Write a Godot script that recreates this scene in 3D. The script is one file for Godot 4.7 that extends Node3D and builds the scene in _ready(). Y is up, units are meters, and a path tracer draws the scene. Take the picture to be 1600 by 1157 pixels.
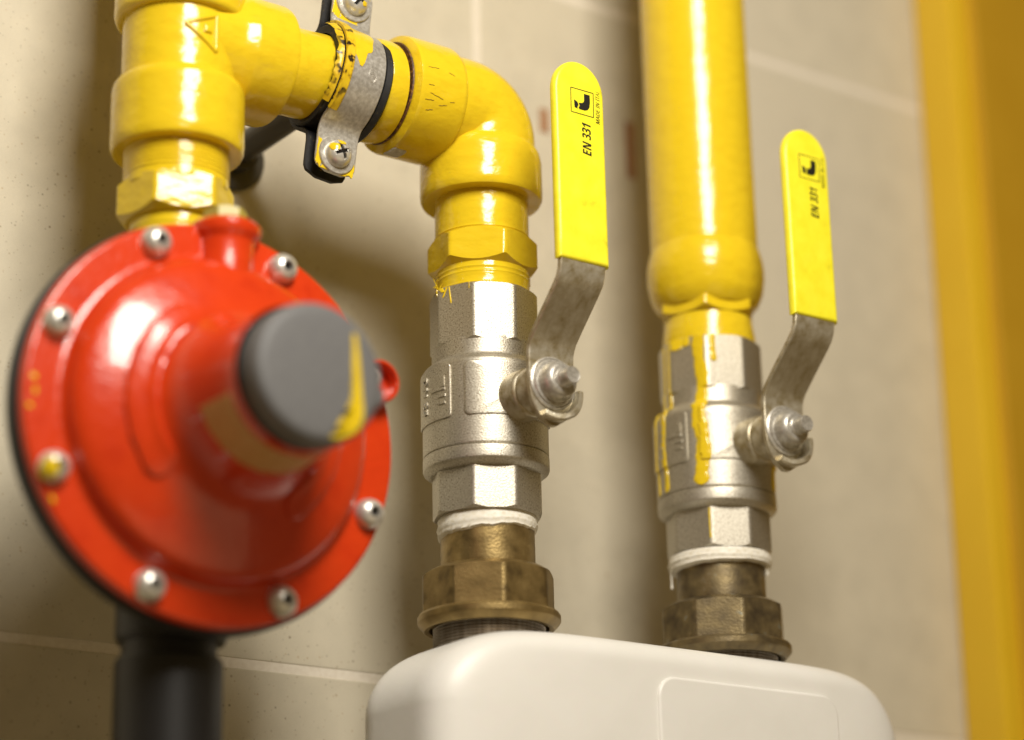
extends Node3D

# ---------------------------------------------------------------- mesh kit
# Triangles are given counter-clockwise seen from outside; finish() smooths across soft edges.
class MB:
	var t := PackedVector3Array()

	func tri(a: Vector3, b: Vector3, c: Vector3) -> void:
		if (b - a).cross(c - a).length_squared() > 1e-20:
			t.append(a); t.append(b); t.append(c)

	func quad(a: Vector3, b: Vector3, c: Vector3, d: Vector3) -> void:
		tri(a, b, c); tri(a, c, d)

	func grid(rows: Array, closed := true) -> void:      # rows of equal length
		for i in rows.size() - 1:
			var p: PackedVector3Array = rows[i]
			var q: PackedVector3Array = rows[i + 1]
			var n := p.size()
			for k in (n if closed else n - 1):
				var l := (k + 1) % n
				quad(p[k], p[l], q[l], q[k])

	func fan(ring: PackedVector3Array, flip := false) -> void:
		var c := Vector3.ZERO
		for p in ring: c += p
		c /= ring.size()
		for k in ring.size():
			var l := (k + 1) % ring.size()
			if flip: tri(c, ring[l], ring[k])
			else: tri(c, ring[k], ring[l])

	# profile of (radius, height) round the local y axis, from the low end to the high end
	func lathe(prof: Array, segs := 72, xf := Transform3D()) -> void:
		var rows := []
		for p in prof:
			var row := PackedVector3Array()
			for k in segs:
				var a := TAU * k / segs
				row.append(xf * Vector3(p[0] * sin(a), p[1], p[0] * cos(a)))
			rows.append(row)
		grid(rows)

	# a nut: prism of n sides between y0 and y1, its corners cut by cones that start at radius cb / ct
	func nut(n: int, rc: float, phase: float, y0: float, y1: float, cb: float, ct: float, slope: float, xf := Transform3D()) -> void:
		var rows := [PackedVector3Array(), PackedVector3Array(), PackedVector3Array(), PackedVector3Array(), PackedVector3Array(), PackedVector3Array()]
		var ap := rc * cos(PI / n)
		var cuts := [-0.5, -0.47, -0.44, -0.33, -0.2, -0.07, 0.07, 0.2, 0.33, 0.44, 0.47]
		for s in n:
			for cpos in cuts:
				var d: float = cpos * TAU / n
				var a := phase + (s + 0.5) * TAU / n + d
				var r := minf(ap / cos(d), rc * 0.988)
				var dir := Vector3(sin(a), 0, cos(a))
				var yb := y0 + maxf(0.0, r - cb) * slope
				var yt := y1 - maxf(0.0, r - ct) * slope
				rows[0].append(xf * Vector3(0, y0, 0))
				rows[1].append(xf * (dir * minf(cb, r) + Vector3(0, y0, 0)))
				rows[2].append(xf * (dir * r + Vector3(0, yb, 0)))
				rows[3].append(xf * (dir * r + Vector3(0, yt, 0)))
				rows[4].append(xf * (dir * minf(ct, r) + Vector3(0, y1, 0)))
				rows[5].append(xf * Vector3(0, y1, 0))
		grid(rows)

	# closed outline in 2D pushed from z0 to z1 with rounded edges
	func slab(outline: PackedVector2Array, z0: float, z1: float, bevel: float, xf := Transform3D(), steps := 3) -> void:
		var n := outline.size()
		var area := 0.0
		for k in n: area += outline[k].cross(outline[(k + 1) % n])
		var o := outline.duplicate()
		if area < 0: o.reverse()
		var inn := PackedVector2Array()
		for k in n:
			var e := (o[k] - o[(k - 1 + n) % n]).normalized()
			var g := (o[(k + 1) % n] - o[k]).normalized()
			var m := Vector2(-e.y - g.y, e.x + g.x).normalized()
			inn.append(m / maxf(0.4, m.dot(Vector2(-e.y, e.x))))
		var rows := []
		var plan := []
		for s in steps + 1:
			var a := PI / 2 * s / steps
			plan.append([bevel * (1 - sin(a)), z0 + bevel * (1 - cos(a))])
		for s in steps + 1:
			var a := PI / 2 * (steps - s) / steps
			plan.append([bevel * (1 - sin(a)), z1 - bevel * (1 - cos(a))])
		for pl in plan:
			var row := PackedVector3Array()
			for k in n:
				var q: Vector2 = o[k] + inn[k] * pl[0]
				row.append(xf * Vector3(q.x, q.y, pl[1]))
			rows.append(row)
		grid(rows)
		fan(rows[0], true)
		fan(rows[-1])

	func box(c: Vector3, s: Vector3, bevel := 0.0005, xf := Transform3D()) -> void:
		var h := s / 2
		slab(PackedVector2Array([Vector2(-h.x, -h.y), Vector2(h.x, -h.y), Vector2(h.x, h.y), Vector2(-h.x, h.y)]), -h.z, h.z, bevel, xf * Transform3D(Basis(), c), 2)

	func tube(path: Array, r: float, segs := 8) -> void:
		var rows := []
		for i in path.size():
			var d: Vector3 = (path[mini(i + 1, path.size() - 1)] - path[maxi(i - 1, 0)]).normalized()
			var u := d.cross(Vector3(0.31, 0.2, 0.93)).normalized()
			var v := d.cross(u)
			var row := PackedVector3Array()
			for k in segs: row.append(path[i] + (u * cos(TAU * k / segs) + v * sin(TAU * k / segs)) * r)
			rows.append(row)
		grid(rows)
		fan(rows[0], true); fan(rows[-1])

	# a raised pad on a surface: outline in (u, v), at(u, v, h) gives the point h above the surface
	func pad(outline: PackedVector2Array, at: Callable, high: float, rings := 6, soft := 0.12) -> void:
		var c := Vector2.ZERO
		for p in outline: c += p
		c /= outline.size()
		var rows := []
		for i in rings + 4:
			var s := 1.0
			var h := -0.0003
			if i == 1: h = high * 0.55
			elif i == 2: s = 1.0 - soft * 0.3; h = high * 0.9
			elif i >= 3:
				s = (1.0 - soft) * (1.0 - float(i - 3) / rings); h = high
			var row := PackedVector3Array()
			for p in outline:
				var q := c + (p - c) * s
				row.append(at.call(q.x, q.y, h))
			rows.append(row)
		grid(rows)

	func finish(crease := 38.0) -> ArrayMesh:
		var n := t.size() / 3
		var vol := 0.0
		var mid := Vector3.ZERO
		for p in t: mid += p
		mid /= maxf(1.0, t.size())
		for i in n: vol += (t[i * 3] - mid).dot((t[i * 3 + 1] - mid).cross(t[i * 3 + 2] - mid))
		var flip := vol < 0
		var fn := PackedVector3Array()
		var meet := {}
		var keys := []
		keys.resize(t.size())
		for i in n:
			var g := (t[i * 3 + 1] - t[i * 3]).cross(t[i * 3 + 2] - t[i * 3])
			fn.append(-g if flip else g)
			for k in 3:
				var p := t[i * 3 + k] * 500000.0
				var key := Vector3i(roundi(p.x), roundi(p.y), roundi(p.z))
				keys[i * 3 + k] = key
				if meet.has(key): meet[key].append(i)
				else: meet[key] = [i]
		var lim := cos(deg_to_rad(crease))
		var vs := PackedVector3Array()
		var ns := PackedVector3Array()
		for i in n:
			var own := fn[i].normalized()
			for k in [0, 2, 1] if not flip else [0, 1, 2]:
				var s := Vector3.ZERO
				for j in meet[keys[i * 3 + k]]:
					if fn[j].normalized().dot(own) > lim: s += fn[j]
				vs.append(t[i * 3 + k])
				ns.append(s.normalized() if s.length_squared() > 0 else own)
		var arr := []
		arr.resize(Mesh.ARRAY_MAX)
		arr[Mesh.ARRAY_VERTEX] = vs
		arr[Mesh.ARRAY_NORMAL] = ns
		var me := ArrayMesh.new()
		me.add_surface_from_arrays(Mesh.PRIMITIVE_TRIANGLES, arr)
		return me


# ---------------------------------------------------------------- scene tree kit
func numbered(parent: Node, called: String) -> String:
	if not parent.has_node(called): return called
	var i := 1
	while parent.has_node("%s_%03d" % [called, i]): i += 1
	return "%s_%03d" % [called, i]

func thing(called: String, label: String, category: String, at := Vector3.ZERO, group := "") -> Node3D:
	var o := Node3D.new()
	o.name = numbered(self, called)
	add_child(o, true)
	o.position = at
	o.set_meta("label", label)
	o.set_meta("category", category)
	if group: o.set_meta("group", group)
	return o

func part(parent: Node, called: String, mb: MB, mat: Material, crease := 38.0) -> MeshInstance3D:
	var o := MeshInstance3D.new()
	o.name = numbered(parent, called)
	o.mesh = mb.finish(crease)
	o.material_override = mat
	o.cast_shadow = GeometryInstance3D.SHADOW_CASTING_SETTING_ON
	parent.add_child(o, true)
	return o

func share(parent: Node, called: String, like: MeshInstance3D, xf: Transform3D) -> MeshInstance3D:
	var o := MeshInstance3D.new()
	o.name = numbered(parent, called)
	o.mesh = like.mesh
	o.material_override = like.material_override
	o.transform = xf
	parent.add_child(o, true)
	return o

func lathe_part(parent: Node, called: String, prof: Array, mat: Material, segs := 72, xf := Transform3D(), crease := 38.0) -> MeshInstance3D:
	var m := MB.new()
	m.lathe(prof, segs, xf)
	return part(parent, called, m, mat, crease)

# ---------------------------------------------------------------- materials
func noise_tex(freq: float, sd: int, ramp: Gradient = null, oct := 3, size := 512, kind := FastNoiseLite.TYPE_SIMPLEX_SMOOTH) -> NoiseTexture2D:
	var fn := FastNoiseLite.new()
	fn.noise_type = kind
	fn.frequency = freq
	fn.seed = sd
	fn.fractal_octaves = oct
	var tx := NoiseTexture2D.new()
	tx.width = size; tx.height = size
	tx.seamless = true
	tx.noise = fn
	if ramp: tx.color_ramp = ramp
	return tx

func ramp(stops: Array) -> Gradient:
	var g := Gradient.new()
	var off := PackedFloat32Array()
	var col := PackedColorArray()
	for s in stops:
		off.append(s[0]); col.append(s[1])
	g.offsets = off; g.colors = col
	return g

func mat(color: Color, rough: float, metal := 0.0) -> StandardMaterial3D:
	var m := StandardMaterial3D.new()
	m.albedo_color = color
	m.roughness = rough
	m.metallic = metal
	m.uv1_triplanar = true
	m.uv1_world_triplanar = true
	m.uv1_triplanar_sharpness = 4.0
	return m

func textured(tex: Texture2D, scale: float, rough: float, metal := 0.0, bump: Texture2D = null, bump_cm := 0.0) -> StandardMaterial3D:
	var m := mat(Color.WHITE, rough, metal)
	if tex: m.albedo_texture = tex
	m.uv1_scale = Vector3.ONE * scale
	if bump:
		m.heightmap_enabled = true
		m.heightmap_texture = bump
		m.heightmap_scale = bump_cm
	return m

var M := {}

func make_materials() -> void:
	var rng := RandomNumberGenerator.new()
	rng.seed = 11
	# brush-painted gas yellow
	var drips := noise_tex(0.012, 3, null, 4)
	M.paint = textured(noise_tex(0.02, 5, ramp([[0.0, Color(0.845, 0.715, 0.12)], [0.4, Color(0.86, 0.74, 0.13)], [1.0, Color(0.87, 0.75, 0.14)]]), 4), 14.0, 0.17, 0.0, drips, 0.034)
	M.paint.uv1_scale = Vector3(11, 19, 11)
	M.paint_dark = textured(noise_tex(0.03, 9, ramp([[0.0, Color(0.05, 0.045, 0.03)], [0.27, Color(0.16, 0.12, 0.03)], [0.33, Color(0.70, 0.56, 0.09)], [0.45, Color(0.83, 0.70, 0.11)], [1.0, Color(0.87, 0.74, 0.14)]]), 3), 11.0, 0.35, 0.0, drips, 0.05)
	M.grip = textured(noise_tex(0.012, 21, ramp([[0.0, Color(0.84, 0.80, 0.16)], [0.16, Color(0.925, 0.885, 0.17)], [0.5, Color(0.945, 0.905, 0.19)], [1.0, Color(0.955, 0.92, 0.22)]]), 5), 16.0, 0.38, 0.0, noise_tex(0.01, 22, null, 4), 0.02)
	M.red = textured(noise_tex(0.01, 31, ramp([[0.0, Color(0.75, 0.185, 0.045)], [0.3, Color(0.79, 0.215, 0.055)], [1.0, Color(0.81, 0.235, 0.065)]]), 4), 12.0, 0.25, 0.0, noise_tex(0.035, 33, null, 3), 0.014)
	M.red.clearcoat_enabled = true
	M.red.clearcoat = 0.45
	M.red.clearcoat_roughness = 0.07
	# sand-cast nickel: fine pits over a soft tone
	var pits := noise_tex(0.09, 41, null, 3)
	M.nickel = textured(noise_tex(0.055, 43, ramp([[0.0, Color(0.24, 0.20, 0.15)], [0.16, Color(0.45, 0.40, 0.33)], [0.24, Color(0.70, 0.67, 0.61)], [0.6, Color(0.77, 0.75, 0.695)], [1.0, Color(0.84, 0.825, 0.78)]]), 3), 38.0, 0.46, 0.9, noise_tex(0.06, 41, null, 3), 0.006)
	M.steel = textured(noise_tex(0.012, 51, ramp([[0.0, Color(0.60, 0.54, 0.39)], [0.35, Color(0.71, 0.67, 0.57)], [1.0, Color(0.82, 0.80, 0.74)]]), 5), 30.0, 0.42, 0.7, noise_tex(0.04, 53, null, 3), 0.008)
	M.zinc = textured(noise_tex(0.03, 55, ramp([[0.0, Color(0.64, 0.62, 0.58)], [1.0, Color(0.84, 0.83, 0.80)]]), 3), 30.0, 0.38, 0.6)
	M.bolt = mat(Color(0.84, 0.83, 0.80), 0.3, 0.6)
	M.recess_shade = mat(Color(0.10, 0.09, 0.08), 0.5, 0.6)  # dark filling for screw recesses, their shade put into the colour
	M.brass = textured(noise_tex(0.012, 61, ramp([[0.0, Color(0.40, 0.335, 0.215)], [0.4, Color(0.55, 0.47, 0.30)], [0.6, Color(0.60, 0.515, 0.335)], [1.0, Color(0.70, 0.61, 0.41)]]), 5), 14.0, 0.4, 0.8, pits, 0.006)
	M.brass_old = textured(noise_tex(0.012, 63, ramp([[0.0, Color(0.33, 0.29, 0.23)], [0.4, Color(0.44, 0.39, 0.29)], [0.7, Color(0.52, 0.46, 0.33)], [0.86, Color(0.56, 0.50, 0.37)], [1.0, Color(0.58, 0.62, 0.61)]]), 5), 18.0, 0.42, 0.75, pits, 0.006)
	M.thread = textured(noise_tex(0.03, 65, ramp([[0.0, Color(0.45, 0.40, 0.33)], [1.0, Color(0.74, 0.70, 0.64)]]), 4), 30.0, 0.42, 0.6)
	M.tape = textured(noise_tex(0.02, 71, ramp([[0.0, Color(0.80, 0.76, 0.66)], [0.4, Color(0.90, 0.88, 0.82)], [1.0, Color(0.94, 0.93, 0.90)]]), 4), 40.0, 0.55)
	M.rubber = textured(noise_tex(0.03, 75, ramp([[0.0, Color(0.06, 0.06, 0.065)], [0.82, Color(0.12, 0.12, 0.12)], [0.9, Color(0.5, 0.4, 0.08)], [1.0, Color(0.7, 0.55, 0.1)]]), 4), 25.0, 0.55)
	M.black = mat(Color(0.10, 0.10, 0.105), 0.42)
	M.cap = textured(noise_tex(0.02, 77, ramp([[0.0, Color(0.38, 0.38, 0.385)], [1.0, Color(0.42, 0.42, 0.42)]]), 4), 25.0, 0.55)
	M.meter = textured(noise_tex(0.006, 79, ramp([[0.0, Color(0.88, 0.875, 0.85)], [1.0, Color(0.91, 0.905, 0.885)]]), 3), 6.0, 0.42, 0.0, noise_tex(0.05, 80, null, 2), 0.003)
	M.sticker = textured(noise_tex(0.02, 81, ramp([[0.0, Color(0.72, 0.54, 0.30)], [1.0, Color(0.82, 0.66, 0.42)]]), 4), 30.0, 0.5)
	M.ink = mat(Color(0.09, 0.08, 0.06), 0.5)
	M.rust = textured(noise_tex(0.03, 86, ramp([[0.0, Color(0.16, 0.10, 0.05)], [0.55, Color(0.34, 0.20, 0.08)], [1.0, Color(0.70, 0.53, 0.12)]]), 3), 30.0, 0.6)
	M.dark_steel = mat(Color(0.30, 0.29, 0.27), 0.45, 0.4)
	M.olive = mat(Color(0.66, 0.61, 0.24), 0.35)
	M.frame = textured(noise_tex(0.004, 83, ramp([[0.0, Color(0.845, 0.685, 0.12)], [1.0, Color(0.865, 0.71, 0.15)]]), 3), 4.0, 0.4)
	M.panel = textured(noise_tex(0.004, 85, ramp([[0.0, Color(0.71, 0.545, 0.10)], [1.0, Color(0.745, 0.58, 0.13)]]), 3), 4.0, 0.42)  # front face toned darker and browner than the box behind it
	M.grout = textured(noise_tex(0.05, 87, ramp([[0.0, Color(0.84, 0.80, 0.73)], [1.0, Color(0.89, 0.86, 0.80)]]), 3), 12.0, 0.9)
	M.red_reflection = mat(Color(0.63, 0.47, 0.34), 0.5)  # colour of the reflections painted on the tile
	# speckled stoneware tile
	var im := Image.create(768, 768, false, Image.FORMAT_RGB8)
	var soft := FastNoiseLite.new()
	soft.seed = 91
	soft.frequency = 0.012
	soft.fractal_octaves = 4
	for y in 768:
		for x in 768:
			var b := minf(1.0, minf(minf(x, 767 - x), minf(y, 767 - y)) / 60.0)
			var k := 1.0 + 0.035 * soft.get_noise_2d(x, y) * b + rng.randf_range(-0.012, 0.012)
			im.set_pixel(x, y, Color(0.783 * k, 0.752 * k, 0.672 * k))
	for i in 2600:
		var cx := rng.randi_range(4, 763)
		var cy := rng.randi_range(4, 763)
		var rr := rng.randf_range(0.4, 1.2) if i % 25 else rng.randf_range(1.2, 1.9)
		var tone: Color = [Color(0.36, 0.30, 0.22), Color(0.50, 0.42, 0.30), Color(0.55, 0.40, 0.22), Color(0.30, 0.27, 0.22)][i % 4]
		var share_ := rng.randf_range(0.14, 0.5)
		for dy in range(-3, 4):
			for dx in range(-3, 4):
				var w := clampf(rr + 0.5 - Vector2(dx, dy).length(), 0, 1) * share_
				if w > 0:
					im.set_pixel(cx + dx, cy + dy, im.get_pixel(cx + dx, cy + dy).lerp(tone, w))
	M.tile = textured(ImageTexture.create_from_image(im), 4.3, 0.42)
	M.tile.metallic_specular = 0.35

# ---------------------------------------------------------------- small shared shapes
func rounded(cx: float, cy: float, hx: float, hy: float, r: float, seg := 6) -> PackedVector2Array:
	var o := PackedVector2Array()
	for q in [[1, 1, 0.0], [-1, 1, PI / 2], [-1, -1, PI], [1, -1, PI * 1.5]]:
		for k in seg + 1:
			var a: float = q[2] + PI / 2 * k / seg
			o.append(Vector2(cx + q[0] * (hx - r) + cos(a) * r, cy + q[1] * (hy - r) + sin(a) * r))
	# fill the long sides so that pads can bend
	var full := PackedVector2Array()
	for k in o.size():
		var p := o[k]
		var g := o[(k + 1) % o.size()]
		var n := 6 if p.distance_to(g) > r * 0.8 else 1
		for j in n: full.append(p.lerp(g, float(j) / n))
	return full

# the axis y of a lathe turned to point along +z
func along_z(at := Vector3.ZERO) -> Transform3D:
	return Transform3D(Basis(Vector3(1, 0, 0), Vector3(0, 0, 1), Vector3(0, -1, 0)), at)

func along_x(at := Vector3.ZERO) -> Transform3D:
	return Transform3D(Basis(Vector3(0, -1, 0), Vector3(1, 0, 0), Vector3(0, 0, 1)), at)

# a domed screw head about +z with a recess: kind 0 is a cross, 1 a hexagon
func screw_head(r: float, h: float, kind: int, depth: float, size: float) -> MB:
	var m := MB.new()
	var rows := []
	var nr := 26
	for i in nr + 2:
		var row := PackedVector3Array()
		var rr := r * minf(1.0, float(i) / nr)
		for k in 72:
			var a := TAU * k / 72
			var x := rr * cos(a)
			var y := rr * sin(a)
			var z := h * sqrt(maxf(0.0, 1.0 - pow(rr / r, 2.6))) if i <= nr else -0.0006
			var inside := 0.0
			if kind == 0:
				var ax := absf(x); var ay := absf(y)
				var arm := size * 0.19
				if (ax < arm and ay < size) or (ay < arm and ax < size): inside = 1.0 - 0.6 * maxf(ax, ay) / size
			else:
				var hexd := 0.0
				for s in 3: hexd = maxf(hexd, absf(x * cos(PI / 3 * s) + y * sin(PI / 3 * s)))
				if hexd < size: inside = 1.0
			if i <= nr: z -= depth * inside
			row.append(Vector3(x, y, z))
		rows.append(row)
	m.grid(rows)
	return m

func text_on(m: MB, words: String, at: Callable, bold := true) -> void:
	# at(u, v, h): u in 0..1 along the line, v in 0..1 up the capitals, h 0 or 1 through the ink
	var tm := TextMesh.new()
	var f := SystemFont.new()
	f.font_names = PackedStringArray(["Droid Sans"])
	f.font_weight = 700 if bold else 400
	tm.font = f
	tm.text = words
	tm.font_size = 64
	tm.pixel_size = 0.01
	tm.depth = 0.1
	tm.curve_step = 2.0
	var ab := tm.get_aabb()
	for s in tm.get_surface_count():
		var arr := tm.surface_get_arrays(s)
		var vs: PackedVector3Array = arr[Mesh.ARRAY_VERTEX]
		var ix: PackedInt32Array = arr[Mesh.ARRAY_INDEX] if arr[Mesh.ARRAY_INDEX] != null else PackedInt32Array(range(vs.size()))
		for i in range(0, ix.size() - 2, 3):
			var q := []
			for k in 3:
				var p := vs[ix[i + [0, 2, 1][k]]]
				q.append(at.call((p.x - ab.position.x) / ab.size.x, (p.y - ab.position.y) / ab.size.y, 1.0 if p.z > ab.position.z + ab.size.z / 2 else 0.0))
			m.tri(q[0], q[1], q[2])

func on_round(r: float, phi: float, y: float) -> Vector3:
	return Vector3(r * sin(phi), y, r * cos(phi))

# ---------------------------------------------------------------- ball valve (origin: middle of its body)
const VO := 0.0218
const VPH := 0.0

func valve_radius(phi: float, y: float) -> float:
	if (y > 0.0215 and y < 0.05) or (y < -0.029):
		var d := fposmod(phi - VPH, TAU / 8) - TAU / 16
		return minf(VO * cos(PI / 8) / cos(d), VO * 0.988)
	if y > 0.0125: return 0.0206 + 0.0039 * smoothstep(0.0155, 0.0122, y)
	var deg := rad_to_deg(phi)
	if absf(y - 0.0002) < 0.0109 and (absf(deg) < 54.0 or absf(deg + 97.0) < 30.0): return 0.0252
	return 0.0245

func make_valve(label: String, at: Vector3) -> Node3D:
	var v := thing("ball_valve", label, "valve", at, "ball valves under the yellow gas pipes")
	var b := MB.new()
	b.lathe([[0.0, -0.0296], [0.0205, -0.0296], [0.0222, -0.0292], [0.0243, -0.0276], [0.0246, -0.0268], [0.0246, -0.0226], [0.0243, -0.0222], [0.0238, -0.0219], [0.0243, -0.0216],
		[0.0245, -0.021], [0.0245, 0.0112], [0.0242, 0.0124], [0.0234, 0.0134], [0.0219, 0.0142], [0.0211, 0.0152], [0.0207, 0.0165], [0.0206, 0.0226], [0.0, 0.0226]], 96)
	var body := part(v, "body", b, M.nickel)
	var p1 := MB.new()
	p1.pad(rounded(0, 0.0002, deg_to_rad(54) * 0.0245, 0.0109, 0.0022), func(u, w, h): return on_round(0.0245 + h, u / 0.0245, w), 0.0007, 14, 0.05)
	part(body, "raised_panel", p1, M.nickel)
	var p2 := MB.new()
	p2.pad(rounded(0, 0.0002, deg_to_rad(30) * 0.0245, 0.0109, 0.0016), func(u, w, h): return on_round(0.0245 + h, deg_to_rad(-97) + u / 0.0245, w), 0.0007, 8, 0.05)
	part(body, "raised_panel", p2, M.nickel)
	# raised casting marks on the side panel
	var ms := MB.new()
	text_on(ms, "DN 25", func(u, w, h): return on_round(0.0251 + 0.0006 * h, deg_to_rad(-100) + (w - 0.5) * 0.13, 0.0078 - u * 0.0150))
	part(body, "cast_lettering", ms, M.nickel)
	var mk := MB.new()
	for q in [[-81.0, 0.0012, 17.0, 0.0011], [-76.0, -0.0016, 9.0, 0.0010], [-76.0, -0.0045, 8.0, 0.0010]]:
		mk.pad(rounded(deg_to_rad(q[0]), q[1], deg_to_rad(q[2] / 2), q[3] / 2, 0.0004, 3), func(u, w, h): return on_round(0.0251 + h, u, w), 0.0006, 2, 0.3)
	mk.pad(rounded(deg_to_rad(-75), 0.0042, deg_to_rad(2.2), 0.0022, 0.0006, 3), func(u, w, h): return on_round(0.0251 + h, u, w), 0.0006, 2, 0.3)
	part(body, "cast_mark", mk, M.nickel)
	var ot := MB.new()
	ot.nut(8, VO, VPH, 0.0212, 0.0445, 0.0205, 0.0207, 0.9)
	part(v, "upper_octagon", ot, M.nickel, 30.0)
	var ob := MB.new()
	ob.nut(8, VO, deg_to_rad(-3.6), -0.046, -0.0282, 0.0204, 0.021, 0.9)
	part(v, "lower_octagon", ob, M.nickel, 30.0)
	var sy := -0.003
	lathe_part(v, "stem_boss", [[0.0100, 0.018], [0.0100, 0.0312], [0.0094, 0.0320], [0.0089, 0.0324], [0.0089, 0.0334], [0.0095, 0.0340], [0.0095, 0.0392], [0.0088, 0.0408], [0.0, 0.0412]], M.steel, 64, along_z(Vector3(0, sy, 0)))
	# handle: a flat bar bent twice, its stop lug, the dipped grip and its print
	var hw := 0.0105
	var path := []     # (z, y) along the middle of the bar
	for a in 9: path.append(Vector2(0.0428, -0.0195 + 0.0028 * a + 0.0))
	var bend := [Vector2(0.0428, 0.0062), Vector2(0.0430, 0.0092), Vector2(0.0438, 0.0118), Vector2(0.0452, 0.0142), Vector2(0.0500, 0.0192), Vector2(0.0560, 0.0252), Vector2(0.0606, 0.0298), Vector2(0.0628, 0.0324), Vector2(0.0640, 0.0352), Vector2(0.0645, 0.0385), Vector2(0.0646, 0.046)]
	for p in bend: path.append(p)
	var hm := MB.new()
	var rows := []
	for i in path.size():
		var d: Vector2 = (path[mini(i + 1, path.size() - 1)] - path[maxi(i - 1, 0)]).normalized()
		var nn := Vector2(d.y, -d.x)     # outwards, towards +z
		var w := hw
		var dy: float = path[i].y - sy
		if dy < 0: w = sqrt(maxf(0.0, hw * hw * 1.0 - 0.0)) * sqrt(maxf(0.02, 1.0 - pow(dy / 0.0166, 2.0)))
		var row := PackedVector3Array()
		var th := 0.00125
		for q in [[-w, -th + 0.0004], [-w, th - 0.0004], [-w + 0.0004, th], [0.0, th], [w - 0.0004, th], [w, th - 0.0004], [w, -th + 0.0004], [w - 0.0004, -th], [0.0, -th], [-w + 0.0004, -th]]:
			var c: Vector2 = path[i] + nn * q[1]
			row.append(Vector3(q[0], c.y, c.x))
		rows.append(row)
	hm.grid(rows)
	hm.fan(rows[0], true); hm.fan(rows[-1])
	var handle := part(v, "handle", hm, M.steel)
	var lug := MB.new()
	var lr := []
	for k in 15:
		var a := deg_to_rad(lerpf(-118, -8, k / 14.0))
		var zf := 0.0500 - 0.0030 * absf(k - 7.0) / 7.0
		var ri := 0.0104; var ro := 0.0126
		var sq := Vector2(1.0, 1.22)
		var e := Vector2(cos(a), sin(a)) * sq
		lr.append(PackedVector3Array([Vector3(e.x * ri, sy + e.y * ri, 0.0418), Vector3(e.x * ro, sy + e.y * ro, 0.0418), Vector3(e.x * (ro + 0.0002), sy + e.y * ro, zf - 0.0006), Vector3(e.x * (ro - 0.0005), sy + e.y * (ro - 0.0005), zf), Vector3(e.x * (ri + 0.0004), sy + e.y * (ri + 0.0004), zf), Vector3(e.x * ri, sy + e.y * ri, zf - 0.0006)]))
	lug.grid(lr)
	lug.fan(lr[0], true); lug.fan(lr[-1])
	part(handle, "stop_lug", lug, M.steel)
	var go := PackedVector2Array()
	for k in 25:
		var a := PI * k / 24.0
		go.append(Vector2(0.0119 * cos(a), 0.1083 + 0.0131 * sin(a)))
	for k in 7: go.append(Vector2(-0.0119, lerpf(0.1083, 0.0386, (k + 1) / 7.0)))
	for k in 7: go.append(Vector2(0.0119, lerpf(0.0386, 0.1083, k / 7.0)))
	var gm := MB.new()
	gm.slab(go, 0.0624, 0.0668, 0.0017, Transform3D(), 4)
	part(handle, "grip", gm, M.grip)
	var pz := 0.06682
	var tx := MB.new()
	text_on(tx, "EN 331", func(u, w, h): return Vector3(0.0046 - 0.0042 * w, 0.0826 + 0.0127 * u + 0.0006 * w, pz + 0.00008 * h))
	part(handle, "lettering", tx, M.ink, 5.0)
	var t2 := MB.new()
	text_on(t2, "MADE IN ITALY", func(u, w, h): return Vector3(0.0091 + 0.0004 * u - 0.0018 * w, 0.0970 + 0.0152 * u + 0.0003 * w, pz + 0.00008 * h - 0.0003 * maxf(0, u - 0.55)), false)
	part(handle, "lettering", t2, M.ink, 5.0)
	var lg := MB.new()
	var fr := [Vector2(-0.0044, 0.1094), Vector2(0.0064, 0.1094), Vector2(0.0062, 0.0992), Vector2(-0.0045, 0.0992)]
	for k in 4:
		var p: Vector2 = fr[k]
		var g: Vector2 = fr[(k + 1) % 4]
		var s := (g - p).normalized().orthogonal() * 0.00017
		lg.slab(PackedVector2Array([p - s, g - s, g + s, p + s]), pz - 0.0001, pz + 0.00007 + k * 0.000004, 0.00002, Transform3D(), 1)
	lg.slab(PackedVector2Array([Vector2(0.0019, 0.1081), Vector2(0.0047, 0.1081), Vector2(0.0047, 0.1049), Vector2(0.0044, 0.1030), Vector2(0.0036, 0.1017), Vector2(0.0022, 0.1011), Vector2(-0.0005, 0.1011), Vector2(-0.0009, 0.1017), Vector2(-0.0003, 0.1026), Vector2(-0.0008, 0.1037), Vector2(0.0008, 0.1040), Vector2(0.0016, 0.1045), Vector2(0.0019, 0.1054)]), pz - 0.0001, pz + 0.00008, 0.00002, Transform3D(), 1)
	lg.slab(PackedVector2Array([Vector2(-0.0030, 0.1046), Vector2(-0.0014, 0.1040), Vector2(-0.0009, 0.1028), Vector2(-0.0015, 0.1017), Vector2(-0.0013, 0.1011), Vector2(-0.0028, 0.1014)]), pz - 0.0001, pz + 0.00008, 0.00002, Transform3D(), 1)
	part(handle, "logo_mark", lg, M.ink, 5.0)
	lathe_part(v, "washer", [[0.0104, 0.0436], [0.0104, 0.0446], [0.0098, 0.0450], [0.0092, 0.0449], [0.0089, 0.0455], [0.0078, 0.0458], [0.0, 0.0458]], M.zinc, 64, along_z(Vector3(0, sy, 0)))
	var sn := lathe_part(v, "stem_nut", [[0.0078, 0.0452], [0.0076, 0.0482], [0.0070, 0.0500], [0.0060, 0.0512], [0.0050, 0.0516], [0.0, 0.0516]], M.zinc, 48, along_z(Vector3(0, sy, 0)))
	lathe_part(sn, "stem_tip", [[0.0041, 0.0510], [0.0041, 0.0520], [0.0036, 0.0524], [0.0034, 0.0530], [0.0034, 0.0568], [0.0031, 0.0572], [0.0026, 0.0570], [0.0, 0.0569]], M.zinc, 32, along_z(Vector3(0, sy, 0)))
	return v

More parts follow.
